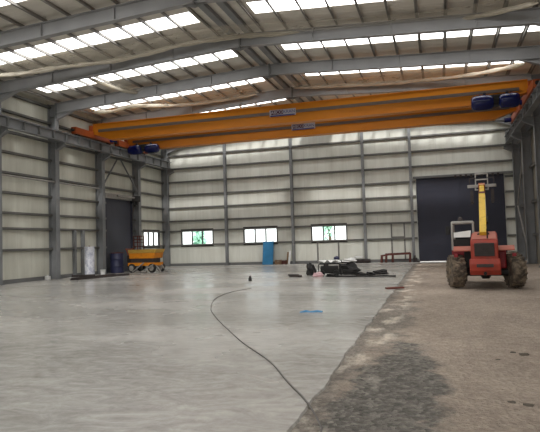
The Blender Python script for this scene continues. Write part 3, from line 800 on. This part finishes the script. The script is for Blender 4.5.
# ------------------------------------------------------------------ orange machine by the small door
def orange_machine():
    t = thing('concrete_machine', 'orange wheeled site machine with pale top tray by small dark door', 'machine', (-17.93, 32.0, 0), math.radians(-6))
    def P(name, bm, mat, bevel=0, smooth=False, parent=None): return obj(name, bm, mat, parent or t, bevel, smooth, local=True)
    bm = new(); prism(bm, [(-1.0, 1.22), (1.0, 1.22), (1.12, 1.45), (-1.05, 1.45)], -.5, .5, 'Y'); P('tray', bm, 'tray', .03)
    bm = new(); prism(bm, [(-.95, .88), (.92, .88), (.98, 1.22), (-.98, 1.22)], -.48, .48, 'Y'); P('hopper', bm, 'machine_orange', .03)
    bm = new(); box(bm, -.9, .8, -.42, .42, .6, .9); P('engine', bm, 'darkmetal', .03)
    bm = new()
    for y in (-.45, .45): box(bm, -1.05, .95, y - .05, y + .05, .42, .62)
    for x in (-1.0, 0, .9): box(bm, x - .05, x + .05, -.45, .45, .42, .6)
    P('chassis', bm, 'machine_orange', .015)
    for x in (-.72, .78):
        for y in (-.5, .5):
            bm = new(); lathe(bm, [(.1, -.09), (.24, -.09), (.28, -.05), (.28, .05), (.24, .09), (.1, .09)], (x, y, .28), 'Y', 24); w = P('wheel', bm, 'black', smooth=True)
            bm = new(); lathe(bm, [(.03, -.12), (.06, -.11), (.17, -.095), (.17, .095), (.06, .11), (.03, .12)], (x, y, .28), 'Y', 20); P('rim', bm, 'greymetal', smooth=True, parent=w)
    bm = new(); box(bm, -1.2, -.95, -.38, .38, .35, 1.1); P('side_box', bm, 'black', .05)
    bm = new(); bar(bm, (-1.12, -.3, 1.08), (-1.26, -.35, 1.5), .05, .05); bar(bm, (-1.12, .3, 1.08), (-1.26, .3, 1.5), .05, .05); bar(bm, (-1.26, -.4, 1.5), (-1.26, .35, 1.5), .06, .06); P('tow_handle', bm, 'orange_dark')
    bm = new()
    for x in (-.78, -.3): bar(bm, (x, -.2, 1.4), (x, -.2, 2.32), .05, .05); bar(bm, (x, .2, 1.4), (x, .2, 2.32), .05, .05)
    for z in (1.65, 1.9, 2.1, 2.3): bar(bm, (-.8, -.2, z), (-.28, -.2, z), .05, .05); bar(bm, (-.8, .2, z), (-.28, .2, z), .05, .05)
    P('guard_frame', bm, 'brown')
    bm = new(); bar(bm, (-.55, -.7, .05), (.25, -.62, .62), .1, .06); bar(bm, (.1, -.75, .04), (.95, -.62, .5), .1, .06); bar(bm, (-.2, -.85, .05), (.6, -.85, .08), .22, .06); P('ramp', bm, 'greymetal', .01)
    for y in (-.3, .3):
        bm = new(); bar(bm, (.9, y, .5), (1.28, y, .04), .06, .06); P('support_leg', bm, 'greymetal')
orange_machine()

# ------------------------------------------------------------------ loose things
def onefloor(name, bm, mat, base, label, cat, group=None, bevel=0, smooth=False):
    return tag(rebase(obj(name, bm, mat, None, bevel, smooth), base), label, cat, group)
# blue wrapped drum
t = thing('drum', 'tall dark blue wrapped drum in front of the small dark door', 'drum', (-19.78, 31.6, 0))
bm = new(); lathe(bm, [(.40, 0), (.44, .03), (.42, .4), (.45, .43), (.42, .47), (.42, .85), (.45, .88), (.42, .92), (.43, 1.22), (.40, 1.26)], (-19.78, 31.6, 0), 'Z', 28); obj('shell', bm, 'drum', t, smooth=True)
bm = new(); lathe(bm, [(.41, 1.25), (.42, 1.28), (.38, 1.30), (.1, 1.31)], (-19.78, 31.6, 0), 'Z', 28); obj('lid', bm, 'brown', t, smooth=True)
# foil roll
t = thing('foil_roll', 'upright shiny silver roll of insulation foil by the left wall', 'roll', (-18.85, 27.3, 0))
bm = new()
prof = []
n = 30; rows = []
for j in range(13):
    z = .06 + 1.66 * j / 12
    rows.append([bm.verts.new((-18.85 + (.27 + random.uniform(-.012, .012)) * math.cos(2 * PI * k / n), 27.3 + (.27 + random.uniform(-.012, .012)) * math.sin(2 * PI * k / n), z)) for k in range(n)])
for A, B in zip(rows, rows[1:]):
    for k in range(n): bm.faces.new((A[k], A[(k + 1) % n], B[(k + 1) % n], B[k]))
bm.faces.new(rows[0][::-1]); bm.faces.new(rows[-1])
obj('foil', bm, 'foil', t, smooth=True)
bm = new(); lathe(bm, [(.06, 0.0), (.06, 1.76), (.05, 1.77)], (-18.85, 27.3, 0), 'Z', 16); obj('core', bm, 'wood', t)
# steel sections lying in front of it
segs = [((-18.6, 25.3, .05), (-18.2, 28.6, .05), 'dark steel angle on floor nearest the foil roll', .12), ((-18.35, 24.9, .05), (-17.85, 28.3, .05), 'dark steel angle on floor, second from the foil roll', .1),
        ((-18.1, 25.1, .05), (-17.35, 28.9, .05), 'long dark steel angle on floor pointing toward orange machine', .1), ((-18.8, 25.6, .18), (-17.9, 26.4, .18), 'short dark steel piece lying across the steel angles', .14)]
for p, q, l, w in segs:
    bm = new(); bar(bm, p, q, w, .03); d, s, u = frame_of(p, q)
    bar(bm, Vector(p) + s * w / 2 + u * .04, Vector(q) + s * w / 2 + u * .04, .025, .11)
    z0 = min(v.co.z for v in bm.verts)
    for v in bm.verts: v.co.z -= z0 - (0.0 if p[2] < .1 else .115)
    onefloor('steel_angle', bm, 'darkmetal', (p[0], p[1], 0), l, 'steel bar', 'steel angles on the floor')
bm = new(); lathe(bm, [(.12, 0), (.15, .26), (.16, .28), (.14, .28), (.13, .04)], (-18.3, 27.75, 0.12), 'Z', 18)
onefloor('bucket', bm, 'white', (-18.3, 27.75, .12), 'small white bucket standing right of the silver foil roll', 'bucket', smooth=True)
bm = new(); box(bm, -20.3, -20.1, 25.35, 25.6, 0, .2); cyl(bm, (-20.2, 25.47, .2), (-20.2, 25.47, .26), .05, n=10)
onefloor('canister', bm, 'white', (-20.2, 25.47, 0), 'small white canister at the foot of the broad left column', 'canister', bevel=.02)
# blue board
t = thing('blue_board', 'tall blue board leaning on the far wall under a window', 'board', (-11.95, 38.85, .05))
bm = new(); bar(bm, (-11.93, 38.72, .06), (-11.93, 39.1, 1.72), .72, .05, up=(0, -1, 0)); obj('sheet', bm, 'bluesheet', t)
bm = new()
for dx in (-.36, .36): bar(bm, (-11.93 + dx, 38.70, .05), (-11.93 + dx, 39.08, 1.74), .06, .08, up=(0, -1, 0))
obj('edge_batten', bm, 'bluesheet', t)
for k, (x, w, h, m, l) in enumerate(((-11.15, .42, .34, 'wood', 'low stack-like timber crate right of the blue board'), (-10.72, .3, .3, 'brown', 'dark low timber crate left of the white upright board'))):
    t = thing('timber_crate', l, 'crate', (x, 38.8, .05), 0, 'timber crates by the far wall')
    for j in range(3):
        z = .05 + j * h / 3
        for ya in (38.6, 38.97):
            bm = new(); box(bm, x - w / 2, x + w / 2, ya, ya + .03, z + .02, z + h / 3 - .01); obj('slat', bm, m, t)
    for dx in (-w / 2 + .03, w / 2 - .03):
        bm = new(); box(bm, x + dx - .025, x + dx + .025, 38.63, 38.97, .05, .05 + h); obj('end_panel', bm, m, t)
bm = new(); bar(bm, (-10.36, 38.75, .06), (-10.32, 39.12, 1.0), .14, .03, up=(0, -1, 0)); onefloor('plank', bm, 'white', (-10.36, 38.75, .05), 'narrow white plank leaning upright by far wall post', 'plank', 'planks leaning on the far wall')
bm = new(); bar(bm, (-10.56, 39.04, .06), (-10.50, 39.14, .92), .12, .03, up=(0, -1, 0)); onefloor('plank', bm, 'wood', (-10.56, 39.04, .05), 'brown plank leaning behind the dark low crate', 'plank', 'planks leaning on the far wall')
# trestle
t = thing('trestle', 'low rusty brown steel trestle by far wall near the dark door', 'trestle', (-2.85, 38.75, .05), 0)
bm = new(); bar(bm, (-3.45, 38.75, .60), (-1.95, 38.75, .64), .24, .15); bar(bm, (-3.9, 38.75, .50), (-3.4, 38.75, .58), .2, .12); obj('top_beam', bm, 'brown', t, .01)
for x in (-3.85, -3.55, -3.12, -1.98):
    bm = new(); h = .5 if x < -3.7 else .66
    bar(bm, (x, 38.62, .05), (x + .03, 38.72, h), .13, .1); bar(bm, (x, 38.9, .05), (x + .03, 38.78, h), .13, .1); obj('leg', bm, 'brown', t)
bm = new(); bar(bm, (-3.9, 38.86, .25), (-1.95, 38.86, .25), .04, .05); obj('tie_bar', bm, 'darkmetal', t)
bm = new(); box(bm, -1.78, -1.35, 38.45, 38.8, .05, .14); box(bm, -1.76, -1.5, 38.5, 38.75, .14, .34); cyl(bm, (-1.65, 38.62, .34), (-1.65, 38.62, .5), .06, n=10)
onefloor('gate_motor', bm, 'darkmetal', (-1.65, 38.62, .05), 'small dark mechanism on floor at the left door jamb', 'mechanism', bevel=.02)
# dark material along far wall with white bag
for x0, x1, h, l in ((-6.7, -5.75, .22, 'long dark bundle at far wall under the third window'), (-5.6, -4.6, .30, 'dark bundle at far wall under the white sack')):
    bm = new(); nn = 14
    tube(bm, [(x0 + (x1 - x0) * k / nn, 38.62 + .03 * math.sin(k), .05 + h * .5) for k in range(nn + 1)], [.12 + .04 * random.random() for _ in range(nn + 1)], 10, [h * .45 + .02 * random.random() for _ in range(nn + 1)])
    z0 = min(v.co.z for v in bm.verts)
    for v in bm.verts: v.co.z += .05 - z0
    onefloor('bundle', bm, 'darkmetal', ((x0 + x1) / 2, 38.62, .05), l, 'bundle', 'dark bundles by far wall', smooth=True)
def blob(bm, c, rx, ry, rz, rough=.18, seed=0, sub=3, flat=True):
    r = random.Random(seed); b2 = bmesh.new(); bmesh.ops.create_icosphere(b2, subdivisions=sub, radius=1)
    ph = [r.uniform(0, 6.28) for _ in range(6)]
    for v in b2.verts:
        p = v.co.normalized(); f = 1 + rough * (math.sin(3 * p.x + ph[0]) * math.sin(4 * p.y + ph[1]) + .6 * math.sin(7 * p.z + ph[2] + 3 * p.x) + .4 * math.sin(9 * p.y + ph[3]))
        v.co = Vector((p.x * rx * f, p.y * ry * f, max(p.z * rz * f, -rz * .55) if flat else p.z * rz * f)) + Vector(c)
    me = bpy.data.meshes.new('x'); b2.to_mesh(me); b2.free(); bm.from_mesh(me); bpy.data.meshes.remove(me)
bm = new(); blob(bm, (-5.35, 38.6, .42), .34, .16, .12, .12, 3)
z0 = min(v.co.z for v in bm.verts)
for v in bm.verts: v.co.z += .365 - z0
onefloor('sack', bm, 'white', (-5.35, 38.6, .365), 'white sack lying on the dark bundle by far wall', 'sack', smooth=True)

# heap in mid floor
t = thing('generator', 'black boxy generator lying among the heap on mid floor', 'generator', (-5.0, 26.0, 0), math.radians(12))
def PG(name, bm, mat, bevel=0, smooth=False): return obj(name, bm, mat, t, bevel, smooth, local=True)
bm = new(); box(bm, -.42, .42, -.25, .25, .12, .46); PG('body', bm, 'black', .05)
bm = new()
for y in (-.28, .28): tube(bm, [(-.55, y, .04), (-.5, y, .1), (-.5, y, .52), (-.44, y, .56), (.44, y, .56), (.5, y, .52), (.5, y, .1), (.55, y, .04)], .025, 8)
for x in (-.5, .5): bar(bm, (x, -.28, .1), (x, .28, .1), .05, .05)
PG('tube_frame', bm, 'black', smooth=True)
bm = new(); cyl(bm, (-.15, -.02, .46), (-.15, -.02, .55), .12, n=14); PG('tank_cap', bm, 'darkmetal')
for dx in (-.35, .3):
    bm = new(); lathe(bm, [(.03, -.05), (.13, -.05), (.14, 0), (.13, .05), (.03, .05)], (dx, -.36, .14), 'Y', 18); PG('wheel', bm, 'black', smooth=True)
bm = new(); nn = 9; rows = []
for i in range(14):
    rows.append([bm.verts.new((-5.5 + 1.0 * i / 13 + .05 * math.sin(j * 2), 25.72 + .55 * j / nn, .675 + .05 * math.sin(i * 1.3 + j) + .03 * math.cos(i * 2.1 - j * 1.7))) for j in range(nn)])
for A, B in zip(rows, rows[1:]):
    for k in range(nn - 1): bm.faces.new((A[k], A[k + 1], B[k + 1], B[k]))
onefloor('plastic_sheet', bm, 'white', (-5, 26, .59), 'crumpled white plastic sheet over the black generator', 'sheet', smooth=True)
bm = new(); tube(bm, [(-4.0 + (.32 + .02 * math.sin(a * 3)) * math.cos(a), 25.8 + .3 * math.sin(a), .05 + .012 * a) for a in [i * .3 for i in range(70)]], .04, 7)
onefloor('hose_coil', bm, 'black', (-4.0, 25.8, 0), 'coil of black hose right of the generator', 'hose', smooth=True)
bm = new(); blob(bm, (-5.38, 25.25, .16), .24, .17, .14, .22, 5)
z0 = min(v.co.z for v in bm.verts)
for v in bm.verts: v.co.z -= z0
onefloor('bag', bm, 'pink', (-5.38, 25.25, 0), 'small pale pink plastic bag before the black generator', 'bag', smooth=True)
bm = new(); blob(bm, (-4.6, 25.7, .75), .12, .1, .1, .1, 8); bm2 = None
z0 = min(v.co.z for v in bm.verts)
for v in bm.verts: v.co.z += .755 - z0
onefloor('cloth', bm, 'drum', (-4.6, 25.7, .755), 'small dark blue cloth bundle on top of the heap', 'cloth', smooth=True)
for k, (x, y, rx, ry, rz, l) in enumerate(((-3.45, 25.4, .22, .15, .12, 'black scrap lump just right of hose coil'), (-3.1, 26.0, .2, .2, .1, 'black scrap lump in the middle of the scrap row'),
        (-2.75, 26.6, .32, .2, .13, 'largest black scrap lump at the right end of the heap'), (-4.75, 25.2, .25, .15, .1, 'black scrap lump in front of the generator'))):
    bm = new(); blob(bm, (x, y, rz), rx, ry, rz, .28, 20 + k)
    z0 = min(v.co.z for v in bm.verts)
    for v in bm.verts: v.co.z -= z0
    onefloor('scrap_lump', bm, 'black', (x, y, 0), l, 'scrap', 'black scrap on mid floor')
bm = new(); bar(bm, (-6.75, 25.5, .05), (-6.2, 25.2, .05), .22, .09); bar(bm, (-6.85, 25.45, .1), (-6.3, 25.3, .1), .08, .06)
z0 = min(v.co.z for v in bm.verts)
for v in bm.verts: v.co.z -= z0
onefloor('flat_bar', bm, 'darkmetal', (-6.5, 25.35, 0), 'flat dark bar lying left of the pink bag', 'bar', bevel=.01)
t = thing('bottle', 'small dark bottle standing alone on mid floor', 'bottle', (-7.9, 23.0, 0))
bm = new(); lathe(bm, [(.07, 0), (.075, .02), (.075, .12), (.045, .17), (.04, .19)], (-7.9, 23, 0), 'Z', 16); obj('body', bm, 'black', t, smooth=True)
bm = new(); lathe(bm, [(.045, .188), (.045, .225), (.03, .23)], (-7.9, 23, 0), 'Z', 12); obj('cap', bm, 'darkmetal', t)
# more of the heap: a black hose trailing right, a black sheet bundle and a pale bag on it
bm = new(); tube(bm, [(-4.5 + 2.6 * i / 40, 24.8 + .12 * math.sin(i * .45) + i * .004, .03) for i in range(41)], .03, 7)
onefloor('hose', bm, 'black', (-3.2, 24.85, 0), 'black hose snaking along the floor in front of the scrap row', 'hose', smooth=True)
bm = new(); blob(bm, (-4.3, 27.1, .3), .5, .35, .34, .3, 61)
z0 = min(v.co.z for v in bm.verts)
for v in bm.verts: v.co.z -= z0
onefloor('tarpaulin', bm, 'black', (-4.3, 27.1, 0), 'bunched black tarpaulin behind the generator and hose coil', 'tarpaulin', smooth=True)
bm = new(); blob(bm, (-4.25, 27.1, .6), .3, .2, .1, .3, 62)
zt = min(v.co.z for v in bm.verts)
for v in bm.verts: v.co.z += .6 - zt
onefloor('bag', bm, 'white', (-4.25, 27.1, .6), 'pale plastic bag lying on the bunched black tarpaulin', 'bag', smooth=True)
bm = new(); blob(bm, (-6.0, 26.5, .3), .2, .25, .36, .3, 63)
z0 = min(v.co.z for v in bm.verts)
for v in bm.verts: v.co.z -= z0
onefloor('scrap_lump', bm, 'black', (-6.0, 26.5, 0), 'tall black scrap lump at the left end of the heap', 'scrap', 'black scrap on mid floor')
# blue strip
bm = new(); rows = []
pts = [(-3.12, 12.55), (-3.0, 12.66), (-2.9, 12.58), (-2.75, 12.66), (-2.62, 12.62)]
for k, (x, y) in enumerate(pts):
    w = .045 if k else .09
    rows.append([bm.verts.new((x, y - w, .004)), bm.verts.new((x, y, .03 + .012 * (k % 2))), bm.verts.new((x, y + w, .004))])
for A, B in zip(rows, rows[1:]):
    for k in range(2): bm.faces.new((A[k], B[k], B[k + 1], A[k + 1]))
onefloor('plastic_strip', bm, 'bluestrip', (-2.85, 12.6, 0), 'bright blue plastic strip lying flat on the concrete', 'strip')
# black cable on the slab
ctrl = [(-6.55, 19.2), (-6.75, 17.6), (-6.45, 15.6), (-5.6, 13.2), (-4.7, 11.4), (-3.87, 9.92), (-3.1, 8.6), (-2.27, 7.32), (-1.75, 6.3), (-1.42, 5.7)]
pts = []
for i in range(len(ctrl) - 1):
    p0, p1, p2, p3 = [Vector((*ctrl[min(max(i + d, 0), len(ctrl) - 1)], 0)) for d in (-1, 0, 1, 2)]
    for k in range(8):
        u = k / 8; pts.append(.5 * ((2 * p1) + (p2 - p0) * u + (2 * p0 - 5 * p1 + 4 * p2 - p3) * u * u + (3 * p1 - p0 - 3 * p2 + p3) * u ** 3))
pts = [Vector((p.x, p.y, .011)) for p in pts] + [Vector((-1.30, 5.45, .011)), Vector((-1.18, 5.2, -.012)), Vector((-1.05, 4.85, -.01)), Vector((-.98, 4.4, -.01))]
bm = new(); tube(bm, pts, .009, 8)
onefloor('cable', bm, paint('cable_grey', (110, 105, 101), .7, .1, 4), (-4.5, 11, 0), 'thin dark cable curving across the concrete floor', 'cable', smooth=True)
# things on the ground
t = None
bm = new(); bar(bm, (-1.75, 18.6, .03), (-1.2, 18.8, .035), .2, .05); onefloor('plank', bm, 'brown', (-1.5, 18.7, 0), 'dark short board lying across the edge of the slab', 'board', bevel=.006)
for k, (x, y, r) in enumerate(((1.02, 8.35, .05), (.90, 8.5, .035), (.74, 5.9, .04), (.60, 5.98, .03), (.66, 8.0, .025))):
    bm = new(); blob(bm, (x, y, 0), r * 1.3, r, r * .4, .25, 40 + k, 2)
    z0 = min(v.co.z for v in bm.verts)
    for v in bm.verts: v.co.z += -.025 - z0
    l = ['dark stone in ground right of the grey gravel, larger of a pair', 'dark stone beside the larger dark stone at right', 'dark stone near the bottom right of the photo', 'small dark stone left of another near the bottom right', 'tiny dark stone between the two dark pairs'][k]
    onefloor('stone', bm, 'stone', (x, y, -.02), l, 'stone', 'dark stones on the ground')

# ------------------------------------------------------------------ trees outside the far windows
def tree(x, y, h, r, label, seed, n):
    t = thing('tree', label, 'tree', (x, y, -.06), 0, 'trees outside')
    rr = random.Random(seed)
    bm = new(); tube(bm, [(x, y, -.06), (x + .1, y, h * .3), (x - .05, y, h * .55)], [.16, .13, .08], 8); obj('trunk', bm, 'bark', t, smooth=True)
    bm = new()
    for k in range(n):
        d = Vector((rr.gauss(0, 1), rr.gauss(0, 1), rr.gauss(0, 1))).normalized() * (rr.random() ** .4)
        c = Vector((x + d.x * r, y + d.y * r, h * .6 + d.z * h * .42)); s = .14 + .1 * rr.random()
        a = Vector((rr.uniform(-1, 1), rr.uniform(-1, 1), rr.uniform(-1, 1))).normalized(); b = a.orthogonal().normalized()
        v = [bm.verts.new(c + a * s), bm.verts.new(c + b * s * .6), bm.verts.new(c - a * s), bm.verts.new(c - b * s * .6)]; bm.faces.new(v)
    obj('crown', bm, 'leaf', t)
tree(-21.75, 49, 3.6, .62, 'green tree seen through the middle pane of left far window', 1, 300)
tree(-27.2, 43.5, 3.6, .7, 'green tree seen through the left wall window', 2, 260)
tree(-9.75, 51, 6.6, .62, 'green tree seen through the top of third far window', 3, 260)

# ------------------------------------------------------------------ light
w = bpy.data.worlds.new('sky'); bpy.context.scene.world = w; w.use_nodes = True
nt = w.node_tree; nt.nodes.clear()
out = nt.nodes.new('ShaderNodeOutputWorld'); bg = nt.nodes.new('ShaderNodeBackground')
tc = nt.nodes.new('ShaderNodeTexCoord'); sp = nt.nodes.new('ShaderNodeSeparateXYZ'); rp = nt.nodes.new('ShaderNodeValToRGB')
nt.links.new(tc.outputs['Generated'], sp.inputs[0]); nt.links.new(sp.outputs[2], rp.inputs[0])
rp.color_ramp.elements[0].color = (1, 1, 1, 1); rp.color_ramp.elements[1].color = (.80, .90, 1, 1)
nt.links.new(rp.outputs[0], bg.inputs[0]); bg.inputs[1].default_value = 2.0
nt.links.new(bg.outputs[0], out.inputs[0])
sun = bpy.data.lights.new('sun', 'SUN'); sun.energy = 5.0; sun.angle = math.radians(7); sun.color = (1, .97, .92)
so = bpy.data.objects.new('sun', sun); C.objects.link(so)
dirv = Vector((-.35, 1.0, -.85)).normalized()
so.rotation_euler = dirv.to_track_quat('-Z', 'Y').to_euler(); so.location = (0, -10, 30)

# ------------------------------------------------------------------ camera
F, CX, CY, HC = 562.0, 270.0, 216.0, 1.6
def camdir(px, py): return Vector(((px - CX) / F, -(py - CY) / F, -1.0))
dY = camdir(440, 238).normalized()
p2 = camdir(440 - 2040, 238 + 2040 * .0305)
uZ = p2.cross(dY).normalized()
if uZ.y < 0: uZ = -uZ
xX = dY.cross(uZ)
Rm = Matrix((xX, dY, uZ))          # rows: world axes seen from the camera
cam = bpy.data.cameras.new('camera'); cam.sensor_width = 36; cam.sensor_fit = 'HORIZONTAL'; cam.lens = F / 540 * 36
cam.clip_start = .05; cam.clip_end = 500
co = bpy.data.objects.new('camera', cam); C.objects.link(co)
co.matrix_world = Matrix.Translation((0, 0, HC)) @ Rm.to_4x4()
bpy.context.scene.camera = co
sc = bpy.context.scene
sc.view_settings.view_transform = 'Standard'; sc.view_settings.look = 'None'; sc.view_settings.exposure = 0.3
